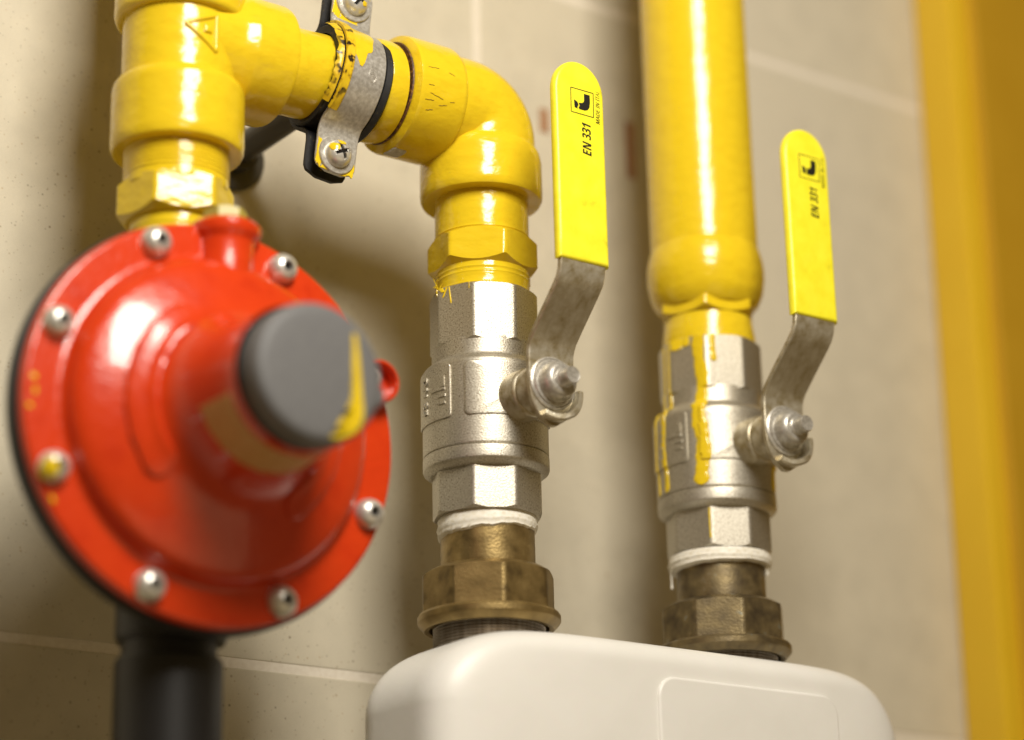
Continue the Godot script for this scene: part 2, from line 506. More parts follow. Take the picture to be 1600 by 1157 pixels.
func drip(parent: Node, phi0: float, half: float, y_top: float, y_low: float, high := 0.00045, slant := 0.0) -> void:
	var m := MB.new()
	# a ladder across, row by row, so that it hugs every step of the body
	var rows := []
	var ys := []
	var steps := maxi(8, int((y_top - y_low) / 0.0006))
	for s in steps + 1: ys.append(lerpf(y_top, y_low, float(s) / steps))
	for s in ys.size():
		var y: float = ys[s]
		var f := float(s) / (ys.size() - 1)
		var phi := phi0 + slant * f + 0.03 * half / 0.003 * sin(s * 0.13 + phi0 * 3.0)
		var w := half * (1.0 + 0.10 * sin(s * 0.31 + phi0 * 7.0) + 0.06 * sin(s * 0.83 + phi0 * 17.0))
		var tail := minf(0.14, 1.2 * half / maxf(0.0001, y_top - y_low))
		if f > 1.0 - tail: w *= pow(maxf(0.004, 1.0 - pow((f - 1.0 + tail) / tail, 3)), 0.5)
		var row := PackedVector3Array()
		for k in 9:
			var u := (k - 4) / 4.0
			var r := maxf(valve_radius(phi + u * w / 0.022, y), valve_radius(phi + u * w / 0.022, y - 0.0008) if y < 0.03 else 0.0)
			var hgt := high * sqrt(maxf(0.0, 1.0 - u * u)) - (0.0003 if absf(u) > 0.99 else 0.0)
			row.append(on_round(r + hgt, phi + u * w / 0.022, y))
		rows.append(row)
	m.grid(rows, false)
	part(parent, "paint_drip", m, M.paint)

func make_union(label: String, at: Vector3, brass: Material) -> Node3D:
	var u := thing("brass_union", label, "pipe union", at, "brass unions on the white meter")
	lathe_part(u, "tail", [[0.0, -0.0466], [0.0181, -0.0466], [0.0182, -0.064], [0.0179, -0.0668], [0.0183, -0.0674]], brass)
	var n := MB.new()
	n.nut(8, 0.0259, deg_to_rad(-67), -0.0842, -0.0664, 0.026, 0.0218, 0.62)
	var nut := part(u, "union_nut", n, brass, 30.0)
	lathe_part(nut, "flange", [[0.0208, -0.0868], [0.0226, -0.0872], [0.0229, -0.0893], [0.0246, -0.0895], [0.0252, -0.0891], [0.0269, -0.0872], [0.0273, -0.0866], [0.0273, -0.0845], [0.0267, -0.0836], [0.0244, -0.0828]], brass, 96, Transform3D(), 22.0)
	var prof := [[0.0205, -0.0875]]
	for k in 7:
		prof.append([0.0215, -0.0892 - 0.0012 * k]); prof.append([0.0206, -0.0898 - 0.0012 * k])
	prof.append([0.0206, -0.1]); prof.reverse()
	lathe_part(u, "thread", prof, M.thread, 72)
	return u

func make_tape(parent: Node, r: float, y1: float, y0: float, sd: int, lumps: float) -> void:
	var fn := FastNoiseLite.new()
	fn.seed = sd
	fn.frequency = 0.9
	var rows := []
	for i in 9:
		var row := PackedVector3Array()
		for k in 96:
			var a := TAU * k / 96
			var s := i / 8.0
			var low := y0 + lumps * fn.get_noise_2d(cos(a) * 2.2, sin(a) * 2.2) + lumps * 1.5 * sin(a + 0.6)
			var y := lerpf(low, y1, s)
			var rr := r - 0.0006 * absf(s - 0.5) * 2.0 + 0.00022 * sin(s * 19.0 + a) + 0.00018 * fn.get_noise_3d(cos(a) * 9, sin(a) * 9, s * 9)
			if i == 0: rr = 0.0178
			row.append(on_round(rr, a, y))
		rows.append(row)
	var m := MB.new()
	m.grid(rows)
	part(parent, "sealing_tape", m, M.tape, 60.0)


func _ready() -> void:
	# ------------------------------------------------------------ camera, light, exposure
	var cam := Camera3D.new()
	cam.name = "camera"
	var psi := deg_to_rad(36.0)
	var pit := deg_to_rad(18.4)
	var roll := deg_to_rad(1.3)
	var fw := Vector3(sin(psi) * cos(pit), sin(pit), -cos(psi) * cos(pit))
	var r0 := Vector3(cos(psi), 0, sin(psi))
	var u0 := r0.cross(fw)
	var right := r0 * cos(roll) - u0 * sin(roll)
	var up := u0 * cos(roll) + r0 * sin(roll)
	cam.transform = Transform3D(Basis(right, up, -fw), Vector3(-0.50973, -0.27880, 0.71999))
	cam.near = 0.05
	cam.far = 20.0
	var lens := CameraAttributesPhysical.new()
	lens.frustum_focal_length = 76.75
	lens.frustum_focus_distance = 0.915
	lens.exposure_aperture = 3.1
	cam.attributes = lens
	add_child(cam, true)
	cam.fov = 17.773
	cam.current = true

	var we := WorldEnvironment.new()
	we.name = "world_environment"
	var env := Environment.new()
	env.background_mode = Environment.BG_COLOR
	env.background_color = Color(0.53, 0.44, 0.29)
	env.background_energy_multiplier = 0.62
	env.tonemap_mode = Environment.TONE_MAPPER_LINEAR
	env.tonemap_exposure = 1.0
	env.sdfgi_enabled = true
	env.ssao_enabled = true
	env.ssil_enabled = true
	we.environment = env
	add_child(we, true)

	var key := AreaLight3D.new()
	key.name = "key_light"
	key.area_size = Vector2(0.24, 0.32)
	key.light_color = Color(1.0, 0.972, 0.925)
	key.light_energy = 0.82
	key.shadow_enabled = true
	key.light_size = 0.3
	add_child(key, true)
	key.look_at_from_position(Vector3(-0.22, 0.42, 0.60), Vector3(0.03, 0.05, -0.05), Vector3.UP)

	# added fill from low in front, standing in for a lit room
	var soft := AreaLight3D.new()
	soft.name = "fill_light"
	soft.area_size = Vector2(1.2, 0.6)
	soft.light_color = Color(1.0, 0.90, 0.70)
	soft.light_energy = 0.11
	soft.shadow_enabled = true
	add_child(soft, true)
	soft.look_at_from_position(Vector3(0.05, -0.75, 1.0), Vector3(0, 0, 0), Vector3.UP)

	make_materials()

	# ------------------------------------------------------------ wall
	var wz := -0.085
	var wall := MeshInstance3D.new()
	wall.name = "wall"
	var wb := MB.new()
	wb.box(Vector3(0.06, 0.08, wz - 0.0305), Vector3(1.9, 1.5, 0.06), 0.002)
	wall.mesh = wb.finish()
	wall.material_override = M.grout
	wall.set_meta("kind", "structure")
	wall.set_meta("label", "beige speckled tiled wall behind the pipes with pale grout joints")
	add_child(wall, true)
	var tb := MB.new()
	tb.box(Vector3(0, 0, -0.004), Vector3(0.3352, 0.3352, 0.008), 0.0009)
	var tile0: MeshInstance3D = null
	for j in 3:
		for i in 4:
			var at := Transform3D(Basis(), Vector3(-0.449 + 0.339 * i, -0.2622 + 0.339 * j, wz + [0.0, 0.0002, -0.0002, 0.0001][(i + j * 3) % 4]))
			if tile0 == null:
				tile0 = part(wall, "tile", tb, M.tile)
				tile0.transform = at
			else: share(wall, "tile", tile0, at)

	# ------------------------------------------------------------ yellow cabinet at the right
	var cab := thing("cabinet", "ochre yellow metal cabinet standing out from the tiled wall at the right", "cabinet", Vector3(0.6115, -0.4, wz))
	cab.rotation.z = deg_to_rad(-0.7)
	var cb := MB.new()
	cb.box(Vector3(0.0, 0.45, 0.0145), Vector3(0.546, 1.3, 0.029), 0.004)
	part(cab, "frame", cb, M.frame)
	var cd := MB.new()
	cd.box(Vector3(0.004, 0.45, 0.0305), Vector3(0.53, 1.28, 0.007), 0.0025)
	part(cab, "front_panel", cd, M.panel)

	# ------------------------------------------------------------ red reflections in the tile, painted on as thin strips
	for q in [[0.1475, 0.1752, 0.0055, 0.029, "dull red reflection painted as a strip on the tile just left of the straight yellow pipe"], [0.0965, 0.178, 0.005, 0.012, "small dull red reflection painted on the tile right of the yellow elbow"]]:
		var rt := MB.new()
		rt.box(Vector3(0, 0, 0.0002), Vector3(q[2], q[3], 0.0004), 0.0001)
		var o := part(self, "reflection_strip", rt, M.red_reflection)
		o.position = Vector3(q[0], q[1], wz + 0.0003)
		o.set_meta("label", q[4]); o.set_meta("category", "tape"); o.set_meta("group", "red reflections painted on the wall")

	# ------------------------------------------------------------ white gas meter
	var mt := thing("gas_meter", "white gas meter casing with rounded corners under the two brass unions", "gas meter", Vector3(0.053, -0.4, 0.0))
	var mm := MB.new()
	var mr := []
	for k in 26:
		# from the flat top over the rounded shoulder down the sides
		var q := minf(1.0, k / 20.0)
		var a := PI / 2 * q
		var drop := 0.030 * (1.0 - cos(a))
		var y := -0.0934 - drop if k <= 20 else lerpf(-0.1234, -0.4, (k - 20) / 5.0)
		var edge := 1.0 - sqrt(maxf(0.0, 1.0 - pow(1.0 - minf(1.0, drop / 0.009), 2.0)))
		var dz := 0.034 - 0.009 * edge
		var xl := -0.0435 + 0.043 * (1.0 - sin(a))
		var xr := 0.190 - 0.036 * (1.0 - sin(a))
		var row := PackedVector3Array()
		for i in 96:
			var t := TAU * i / 96.0
			var cx := signf(cos(t)) * pow(absf(cos(t)), 0.36)
			var cz := signf(sin(t)) * pow(absf(sin(t)), 0.36)
			row.append(Vector3((xl + xr) / 2 + (xr - xl) / 2 * cz - 0.053, y + 0.4, dz * cx))
		mr.append(row)
	mr.reverse()
	mm.grid(mr)
	mm.fan(mr[-1])
	part(mt, "casing", mm, M.meter, 50.0)
	var mp := MB.new()
	mp.slab(rounded(0.046, 0.4 - 0.165, 0.046, 0.058, 0.008), 0.028, 0.0352, 0.0012)
	part(mt, "raised_panel", mp, M.meter)

	# ------------------------------------------------------------ valves and unions
	var v1 := make_valve("nickel ball valve under the yellow elbow, sharp print on its bright yellow handle", Vector3.ZERO)
	var v2: Node3D = v1.duplicate()
	v2.name = numbered(self, "ball_valve")
	add_child(v2, true)
	v2.position = Vector3(0.1171, 0, 0)
	v2.set_meta("label", "nickel ball valve streaked with yellow paint runs, under the straight vertical pipe")
	drip(v1, deg_to_rad(-76), 0.0004, 0.0442, 0.0372, 0.0003, 0.05)
	drip(v1, deg_to_rad(-79), 0.0005, 0.0442, 0.0402, 0.0003, -0.08)
	drip(v1, deg_to_rad(-87), 0.0011, 0.0443, 0.0424, 0.0003, 0.06)
	drip(v1, deg_to_rad(-95), 0.0008, 0.0443, 0.0415, 0.0003, 0.03)
	drip(v1, deg_to_rad(-50), 0.0002, 0.0443, 0.0415, 0.0002)
	drip(v2, deg_to_rad(-53), 0.0031, 0.0442, -0.0212, 0.0005)
	drip(v2, deg_to_rad(-37), 0.0016, 0.0442, 0.0325, 0.0006)
	drip(v2, deg_to_rad(-83), 0.0038, 0.0442, 0.0395, 0.0006)
	drip(v2, deg_to_rad(-70), 0.0022, 0.0442, 0.0405, 0.0006)
	drip(v2, deg_to_rad(-97), 0.0016, 0.0440, -0.0212, 0.0004)
	drip(v2, deg_to_rad(-114), 0.0013, 0.0440, -0.0212, 0.0004)
	drip(v2, deg_to_rad(35), 0.0030, -0.0100, -0.0212)
	drip(v2, deg_to_rad(-50), 0.0007, -0.0300, -0.0430)

	var un1 := make_union("polished brass union between the sharp middle valve and the meter", Vector3.ZERO, M.brass)
	make_tape(un1, 0.0194, -0.0458, -0.0532, 4, 0.0011)
	var un2 := make_union("dark tarnished brass union under the paint streaked valve", Vector3(0.1171, 0, 0), M.brass_old)
	make_tape(un2, 0.0213, -0.0463, -0.0520, 8, 0.0004)
	var dang := MB.new()
	dang.tube([on_round(0.0205, deg_to_rad(-118), -0.051), on_round(0.0206, deg_to_rad(-119), -0.054), on_round(0.0204, deg_to_rad(-121), -0.0575), on_round(0.0206, deg_to_rad(-119), -0.0595)], 0.00045)
	part(un2, "tape_end", dang, M.tape)
	dang = MB.new()
	dang.tube([on_round(0.0188, deg_to_rad(38), -0.0515), on_round(0.0190, deg_to_rad(40), -0.0535), on_round(0.0190, deg_to_rad(42), -0.0548)], 0.0009)
	part(un2, "tape_end", dang, M.tape)

	# ------------------------------------------------------------ yellow run: elbow with its threaded adapter
	var el := thing("pipe_elbow", "thick glossy yellow pipe elbow turning down above the middle valve", "pipe elbow", Vector3(0, 0.044, 0))
	var eo := -el.position
	var eb := MB.new()
	var rows := []
	var bc := Vector2(-0.0115, 0.1110)
	var er := 0.0221
	for k in 4: rows.append(elbow_ring(Vector2(lerpf(-0.030, -0.0115, k / 3.0), 0.1225), Vector2(1, 0), er, eo))
	for k in range(1, 20):
		var a := PI / 2 * (1.0 - k / 20.0)
		rows.append(elbow_ring(bc + Vector2(cos(a), sin(a)) * 0.0115, Vector2(sin(a), -cos(a)), er, eo))
	for k in 3: rows.append(elbow_ring(Vector2(0, lerpf(0.1110, 0.095, k / 2.0)), Vector2(0, -1), er, eo))
	eb.grid(rows)
	part(el, "bend", eb, M.paint, 80.0)
	lathe_part(el, "collar", [[0.0, 0.0846], [0.0222, 0.0846], [0.0238, 0.0850], [0.0245, 0.0862], [0.0247, 0.0885], [0.0246, 0.1010], [0.0241, 0.1045], [0.0231, 0.1068], [0.0213, 0.1085]], M.paint, 96, Transform3D(Basis(), eo))
	lathe_part(el, "collar", [[0.0, -0.0455], [0.0190, -0.0455], [0.0215, -0.0448], [0.0238, -0.0436], [0.0243, -0.0420], [0.0243, -0.0240], [0.0238, -0.0222], [0.0226, -0.0212], [0.021, -0.0208]], M.paint, 96, along_x(Vector3(0, 0.1225, 0) + eo))
	lathe_part(el, "pipe_stub", ribs(0.0188, 0.0640, 0.0860, [0.0655, 0.0672, 0.0690], 0.0004), M.paint, 72, Transform3D(Basis(), eo))
	var eh := MB.new()
	eh.nut(6, 0.0223, deg_to_rad(-11), 0.0535, 0.0690, 0.0178, 0.0182, 0.72, Transform3D(Basis(), eo))
	part(el, "hex_nut", eh, M.paint, 30.0)
	lathe_part(el, "neck", ribs(0.0186, 0.0440, 0.0560, [0.0455, 0.0500, 0.0520], 0.0003), M.paint, 72, Transform3D(Basis(), eo))
	# rust crack round the end of the arm, a chip down to the metal, short cracks in the paint
	lathe_part(el, "rust_line", [[0.0180, -0.0462], [0.0206, -0.0460], [0.0209, -0.0454], [0.0200, -0.0449]], M.rust, 64, along_x(Vector3(0, 0.1225, 0) + eo))
	var chip := MB.new()
	chip.pad(rounded(-0.0405, -1.62, 0.0032, 0.0030, 0.0012), func(x, b, h): return Vector3(x, 0.1225 + (0.0243 + h) * sin(-1.62 + (b + 1.62) * 60.0), (0.0243 + h) * cos(-1.62 + (b + 1.62) * 60.0)) + eo, 0.0002, 4, 0.2)
	part(el, "bare_chip", chip, M.zinc)
	for q in [[-0.0385, 8.0, 0.0050, 1.2], [-0.0300, 6.0, 0.0028, -2.0], [-0.0395, -10.0, 0.0026, 0.5], [-0.0365, -19.0, 0.0062, -3.0], [-0.0395, -24.0, 0.0040, 1.0], [-0.0330, -26.0, 0.0035, 2.0], [-0.0385, -33.0, 0.0030, 2.0], [-0.0290, -21.0, 0.0020, 1.0]]:
		var cr := MB.new()
		var cl := []
		for i in 7:
			var f := i / 6.0 - 0.5
			var b := deg_to_rad(q[1] + q[3] * f + 0.22 * sin(i * 2.1))
			cl.append(Vector3(q[0] + q[2] * f, 0.1225 + 0.0243 * sin(b), 0.0243 * cos(b)) + eo)
		cr.tube(cl, 0.00013, 5)
		part(el, "paint_crack", cr, M.rust)
	# loose sealing fibres stuck in the paint
	var rng := RandomNumberGenerator.new()
	rng.seed = 5
	var fb := MB.new()
	for i in 9:
		var a := deg_to_rad(rng.randf_range(-112, -92))
		var p := on_round(0.0195, a, 0.0450)
		var line := [p]
		var d := Vector3(-0.5, rng.randf_range(-0.2, 0.9), 0.3).normalized()
		for s in 5:
			d = (d + Vector3(rng.randf_range(-0.6, 0.6), rng.randf_range(-0.6, 0.5), rng.randf_range(-0.6, 0.6))).normalized()
			p += d * 0.0011
			line.append(p)
		for s in line.size(): line[s] += eo
		fb.tube(line, 0.00014, 5)
	part(el, "sealing_fibre", fb, M.paint)

	# ------------------------------------------------------------ nipple between tee and elbow
	var ni := thing("pipe_nipple", "short yellow painted pipe nipple gripped by the clamp between tee and elbow", "pipe nipple", Vector3(-0.07, 0.1212, 0))
	ni.rotation.z = deg_to_rad(2.2)
	var np := []
	for k in 40:
		var x := lerpf(-0.034, 0.030, k / 39.0)
		np.append([0.0172 + (0.00025 * (k % 2) if k > 26 or k < 9 else 0.0), x])
	lathe_part(ni, "pipe", np, M.paint, 64, along_x())
	lathe_part(ni, "lock_ring", [[0.0172, 0.0142], [0.0196, 0.0146], [0.0206, 0.0162], [0.0208, 0.0200], [0.0202, 0.0228], [0.018, 0.0236]], M.paint, 64, along_x())

	# ------------------------------------------------------------ tee
	var te := thing("pipe_tee", "large glossy yellow pipe tee with raised triangle mark above the red regulator", "pipe tee", Vector3(-0.137, 0.07, 0))
	var to := Vector3(0, -0.07, 0)
	lathe_part(te, "body", [[0.0213, 0.095], [0.0213, 0.150]], M.paint, 96, Transform3D(Basis(), to))
	lathe_part(te, "collar", [[0.0, 0.0732], [0.0222, 0.0732], [0.0238, 0.0738], [0.0245, 0.0752], [0.0247, 0.0780], [0.0247, 0.0970], [0.0243, 0.0992], [0.0232, 0.1010], [0.0212, 0.1020]], M.paint, 96, Transform3D(Basis(), to))
	lathe_part(te, "collar", [[0.0205, 0.1262], [0.0228, 0.1264], [0.0240, 0.1272], [0.0246, 0.1290], [0.0247, 0.158], [0.0240, 0.161], [0.02, 0.1615], [0.0, 0.1615]], M.paint, 96, Transform3D(Basis(), to))
	lathe_part(te, "outlet", [[0.0213, 0.0], [0.0215, 0.0150], [0.0222, 0.0185], [0.0236, 0.0205], [0.0239, 0.0225], [0.0239, 0.0372], [0.0234, 0.0388], [0.0224, 0.0394], [0.0, 0.0394]], M.paint, 96, along_x(Vector3(0, 0.12, 0) + to))
	lathe_part(te, "riser_pipe", [[0.0192, 0.158], [0.0192, 0.30]], M.paint, 64, Transform3D(Basis(), to))
	var em := MB.new()
	var tri := [Vector2(-22.0, 0.1178), Vector2(10.5, 0.1232), Vector2(10.5, 0.1088)]
	for k in 3:
		var line := []
		for s in 13:
			var q: Vector2 = tri[k].lerp(tri[(k + 1) % 3], s / 12.0)
			line.append(on_round(0.0214, deg_to_rad(q.x), q.y) + to)
		em.tube(line, 0.0009, 8)
	em.pad(rounded(deg_to_rad(1.0), 0.1168, deg_to_rad(4.4), 0.0015, 0.0012), func(u, w, h): return on_round(0.0213 + h, u, w) + to, 0.0009, 3, 0.5)
	part(te, "triangle_mark", em, M.paint, 70.0)

	# ------------------------------------------------------------ union under the tee
	var hu := thing("hex_union", "yellow painted hex union with ringed thread between tee and red regulator", "pipe union", Vector3(-0.137, 0.03, 0))
	var ho := Vector3(0, -0.03, 0)
	lathe_part(hu, "thread", ribs(0.0192, 0.0590, 0.0745, [0.0635, 0.0652, 0.0668, 0.0684, 0.0700, 0.0716, 0.0731], 0.00035), M.paint, 72, Transform3D(Basis(), ho))
	var hh := MB.new()
	hh.nut(6, 0.0218, deg_to_rad(-48), 0.0458, 0.0612, 0.0180, 0.0188, 0.72, Transform3D(Basis(), ho))
	part(hu, "hex_nut", hh, M.paint, 30.0)
	lathe_part(hu, "neck", ribs(0.0166, 0.0240, 0.0470, [0.0400, 0.0420], 0.0003), M.paint, 72, Transform3D(Basis(), ho))

	# ------------------------------------------------------------ straight vertical pipe
	var vp := thing("gas_pipe", "straight glossy yellow gas pipe with welded bulge above the streaked valve", "gas pipe", Vector3(0.1171, 0.044, 0))
	var vo := Vector3(0, -0.044, 0)
	lathe_part(vp, "pipe", [[0.0230, 0.0882], [0.0230, 0.18], [0.0230, 0.36]], M.paint, 96, Transform3D(Basis(), vo))
	lathe_part(vp, "weld_bulge", [[0.0, 0.0605], [0.0196, 0.0608], [0.0222, 0.0636], [0.0240, 0.0680], [0.0250, 0.0740], [0.0251, 0.0790], [0.0245, 0.0835], [0.0236, 0.0868], [0.0233, 0.0878], [0.0228, 0.0886], [0.0231, 0.0892], [0.0226, 0.0902]], M.paint, 96, Transform3D(Basis(), vo))
	var vh := MB.new()
	vh.nut(6, 0.0216, deg_to_rad(-43), 0.0555, 0.0655, 0.0176, 0.0182, 0.8, Transform3D(Basis(), vo))
	part(vp, "hex_nut", vh, M.paint, 50.0)
	lathe_part(vp, "neck", [[0.0196, 0.0438], [0.0197, 0.0475], [0.0191, 0.0520], [0.0186, 0.0560]], M.paint, 72, Transform3D(Basis(), vo))

	make_clamp()
	make_regulator()

	# ------------------------------------------------------------ black pipe below the regulator
	var bp := thing("outlet_pipe", "black outlet pipe with a wider sleeve hanging below the red regulator", "pipe", Vector3(-0.1352, -0.4, 0))
	lathe_part(bp, "pipe", [[0.0165, 0.27], [0.0165, 0.31]], M.black, 64)
	lathe_part(bp, "sleeve", [[0.0187, 0.0], [0.0187, 0.2840], [0.0180, 0.2858], [0.0160, 0.2862], [0.0, 0.2862]], M.black, 64)


func elbow_ring(p: Vector2, d: Vector2, r: float, off: Vector3) -> PackedVector3Array:
	var n := Vector3(-d.y, d.x, 0)
	var row := PackedVector3Array()
	for k in 72:
		var a := TAU * k / 72
		row.append(Vector3(p.x, p.y, 0) + n * (cos(a) * r) + Vector3(0, 0, sin(a) * r) + off)
	return row

func ribs(r: float, y0: float, y1: float, at: Array, high: float) -> Array:
	var prof := [[r, y0]]
	for y in at:
		prof.append([r, y - 0.0006]); prof.append([r + high, y - 0.0002]); prof.append([r + high, y + 0.0002]); prof.append([r, y + 0.0006])
	prof.append([r, y1])
	return prof


# ---------------------------------------------------------------- pipe clamp
func strap(m: MB, x0: float, x1: float, r_in: float, thick: float, sgn: float, ear_z: float, full := true, round_end := true, a_lo := -62.0, a_hi := 62.0) -> void:
	# path in (z, y): lower ear, curved neck, half ring, curved neck, upper ear
	var rm := r_in + thick / 2
	var pts := []
	var half := []
	var wm := (x1 - x0) / 2
	var a0 := deg_to_rad(66.0)
	if full:
		for k in 9:
			var y := lerpf(0.0412, 0.0270, k / 8.0)
			pts.append(Vector2(ear_z, -y))
			half.append(wm * (sqrt(maxf(0.12, 1.0 - pow(maxf(0.0, (y - 0.0355) / 0.0060), 4.0))) if round_end else 1.0))
		var start := Vector2(cos(a0), -sin(a0)) * rm
		for k in range(1, 5):
			var f := k / 5.0
			pts.append(Vector2(ear_z, -0.0270).lerp(Vector2(ear_z, -0.0216), f).lerp(Vector2(ear_z, -0.0216).lerp(start, f), f)); half.append(wm)
	else:
		a0 = 0.0
	var n := 24
	for k in n + 1:
		var a := lerpf(-a0, a0, float(k) / n) if full else deg_to_rad(lerpf(a_lo, a_hi, float(k) / n))
		pts.append(Vector2(cos(a), sin(a)) * rm); half.append(wm)
	if full:
		var low := pts.slice(0, 13)
		low.reverse()
		var lw := half.slice(0, 13)
		lw.reverse()
		for k in low.size():
			pts.append(Vector2(low[k].x, -low[k].y)); half.append(lw[k])
	var rows := []
	var xm := (x0 + x1) / 2
	for i in pts.size():
		var d: Vector2 = (pts[mini(i + 1, pts.size() - 1)] - pts[maxi(i - 1, 0)]).normalized()
		var nn := Vector2(d.y, -d.x)
		var th := thick / 2
		var b := minf(0.0004, th * 0.5)
		var w: float = half[i]
		var row := PackedVector3Array()
		for q in [[-w, -th + b], [-w, th - b], [-w + b, th], [0.0, th], [w - b, th], [w, th - b], [w, -th + b], [w - b, -th], [0.0, -th], [-w + b, -th]]:
			var c: Vector2 = pts[i] + nn * q[1]
			row.append(Vector3(xm + q[0], c.y, c.x * sgn))
		rows.append(row)
	m.grid(rows)
	m.fan(rows[0], true); m.fan(rows[-1])

func make_clamp() -> void:
	var c := thing("pipe_clamp", "zinc pipe clamp with black rubber lining and yellow paint smears, two screws", "pipe clamp", Vector3(-0.0682, 0.1207, 0))
	c.rotation.z = deg_to_rad(-6.5)
	var s := MB.new()
	strap(s, -0.0088, 0.0090, 0.0206, 0.0015, 1.0, 0.0052)
	var front := part(c, "front_strap", s, M.zinc)
	var rim := MB.new()
	strap(rim, -0.0094, -0.0056, 0.0214, 0.0018, 1.0, 0.0052, false, false, -56, 74)
	part(front, "raised_rim", rim, M.paint_dark)
	# paint smeared over the strap: an uneven thin film
	var sm := MB.new()
	var o := PackedVector2Array()
	for k in 40:
		var a := TAU * k / 40
		var w := 1.0 + 0.16 * sin(a * 3.0 + 1.0) + 0.09 * sin(a * 7.0)
		o.append(Vector2(-0.0018 + 0.0055 * w * cos(a), deg_to_rad(37 + 36 * w * sin(a))))
	sm.pad(o, func(x, a, h): return Vector3(x, (0.0221 + h) * sin(a), (0.0221 + h) * cos(a)), 0.00022, 6, 0.1)
	part(front, "paint_smear", sm, M.paint)
	for e in [[-0.0074, -0.0345, 0.0013, 0.0058], [0.0, -0.0401, 0.0062, 0.0010], [0.0070, -0.0375, 0.0014, 0.0030], [-0.0068, 0.0300, 0.0019, 0.0050], [-0.0010, 0.0262, 0.0044, 0.0018], [0.0066, 0.0390, 0.0010, 0.0018]]:
		var ep := MB.new()
		var oo := PackedVector2Array()
		for k in 36:
			var a := TAU * k / 36
			var w := 1.0 + 0.12 * sin(a * 4.0 + e[0] * 900.0) + 0.08 * sin(a * 9.0 + 1.0)
			oo.append(Vector2(e[0] + e[2] * w * signf(cos(a)) * pow(absf(cos(a)), 0.6), e[1] + e[3] * w * signf(sin(a)) * pow(absf(sin(a)), 0.6)))
		ep.pad(oo, func(x, y, h): return Vector3(clampf(x, -0.0090, 0.0092), y, 0.00597 + h), 0.0002, 4, 0.15)
		part(front, "paint_smear", ep, M.paint)
	# stamped maker's mark
	var st := MB.new()
	for k in 2:
		var line := []
		for i in 25:
			var a := TAU * i / 24
			var rr := 0.0026 - 0.0004 * k
			var ph := deg_to_rad(-9) + rr * 1.25 * sin(a) / 0.0221
			line.append(Vector3(0.0035 + rr * cos(a) * (0.75 if absf(cos(a)) > 0.5 else 0.9), 0.02212 * sin(ph), 0.02212 * cos(ph)))
		st.tube(line, 0.00009, 5)
	for k in 4:
		var ph0 := deg_to_rad(-12.5 + 2.4 * k)
		st.tube([Vector3(0.0024, 0.02212 * sin(ph0), 0.02212 * cos(ph0)), Vector3(0.0036, 0.02213 * sin(ph0 + 0.03), 0.02213 * cos(ph0 + 0.03)), Vector3(0.0046, 0.02212 * sin(ph0 - 0.01), 0.02212 * cos(ph0 - 0.01))], 0.00009, 5)
	part(front, "stamped_mark", st, M.zinc)
	var b := MB.new()
	strap(b, -0.0093, 0.0093, 0.0206, 0.0017, -1.0, 0.0022)
	part(c, "rear_strap", b, M.rubber)
	var rb := MB.new()
	var prof := [[0.0170, -0.0112], [0.0200, -0.0112], [0.0206, -0.0106], [0.0205, -0.0096], [0.0205, 0.0094], [0.0214, 0.0098], [0.0216, 0.0122], [0.0209, 0.0130], [0.0170, 0.0130]]
	rb.lathe(prof, 72, along_x())
	part(c, "rubber_lining", rb, M.rubber)
	# torn strip of paint along the left edge
	var tp := MB.new()
	var fn := FastNoiseLite.new()
	fn.seed = 14
	fn.frequency = 2.0
	var rows := []
	for i in 30:
		var a := deg_to_rad(lerpf(-52, 70, i / 29.0))
		var w := 0.0018 + 0.0012 * fn.get_noise_1d(i * 0.33)
		var row := PackedVector3Array()
		for k in 5:
			var u := k / 4.0
			var r := 0.0217 - 0.0012 * u + 0.0003 * sin(PI * u) + 0.0003 * fn.get_noise_2d(i, k * 3.0)
			row.append(Vector3(-0.0100 - w * u * 1.3, r * sin(a), r * cos(a)))
		rows.append(row)
	tp.grid(rows, false)
	part(c, "torn_paint", tp, M.paint_dark)
	var head: MeshInstance3D = null
	for y in [-0.0336, 0.0336]:
		var sc := Node3D.new()
		var at := Vector3(0.0, y, 0.0060)
		if head == null:
			head = part(c, "screw", screw_head(0.0056, 0.0046, 0, 0.0020, 0.0034), M.bolt, 50.0)
			head.transform = Transform3D(Basis(Vector3(0, 0, 1), 0.5), at + Vector3(0, 0, 0.0010))
		else:
			share(c, "screw", head, Transform3D(Basis(Vector3(0, 0, 1), 1.1), at + Vector3(0, 0, 0.0010)))
		sc.free()
		var cross := MB.new()
		cross.box(Vector3(0, 0, 0.0030), Vector3(0.0052, 0.0011, 0.0014), 0.0002)
		cross.box(Vector3(0, 0, 0.00301), Vector3(0.0011, 0.0052, 0.0014), 0.0002)
		var cm := part(c, "cross_shade", cross, M.recess_shade)  # dark cross laid in the recess, painting in its shade
		cm.transform = Transform3D(Basis(Vector3(0, 0, 1), 0.5 if y < 0 else 1.1), at + Vector3(0, 0, 0.0010))
		lathe_part(c, "washer", [[0.0, 0.0], [0.0079, 0.0], [0.0080, 0.0006], [0.0077, 0.0010], [0.0, 0.0011]], M.zinc, 48, along_z(at))
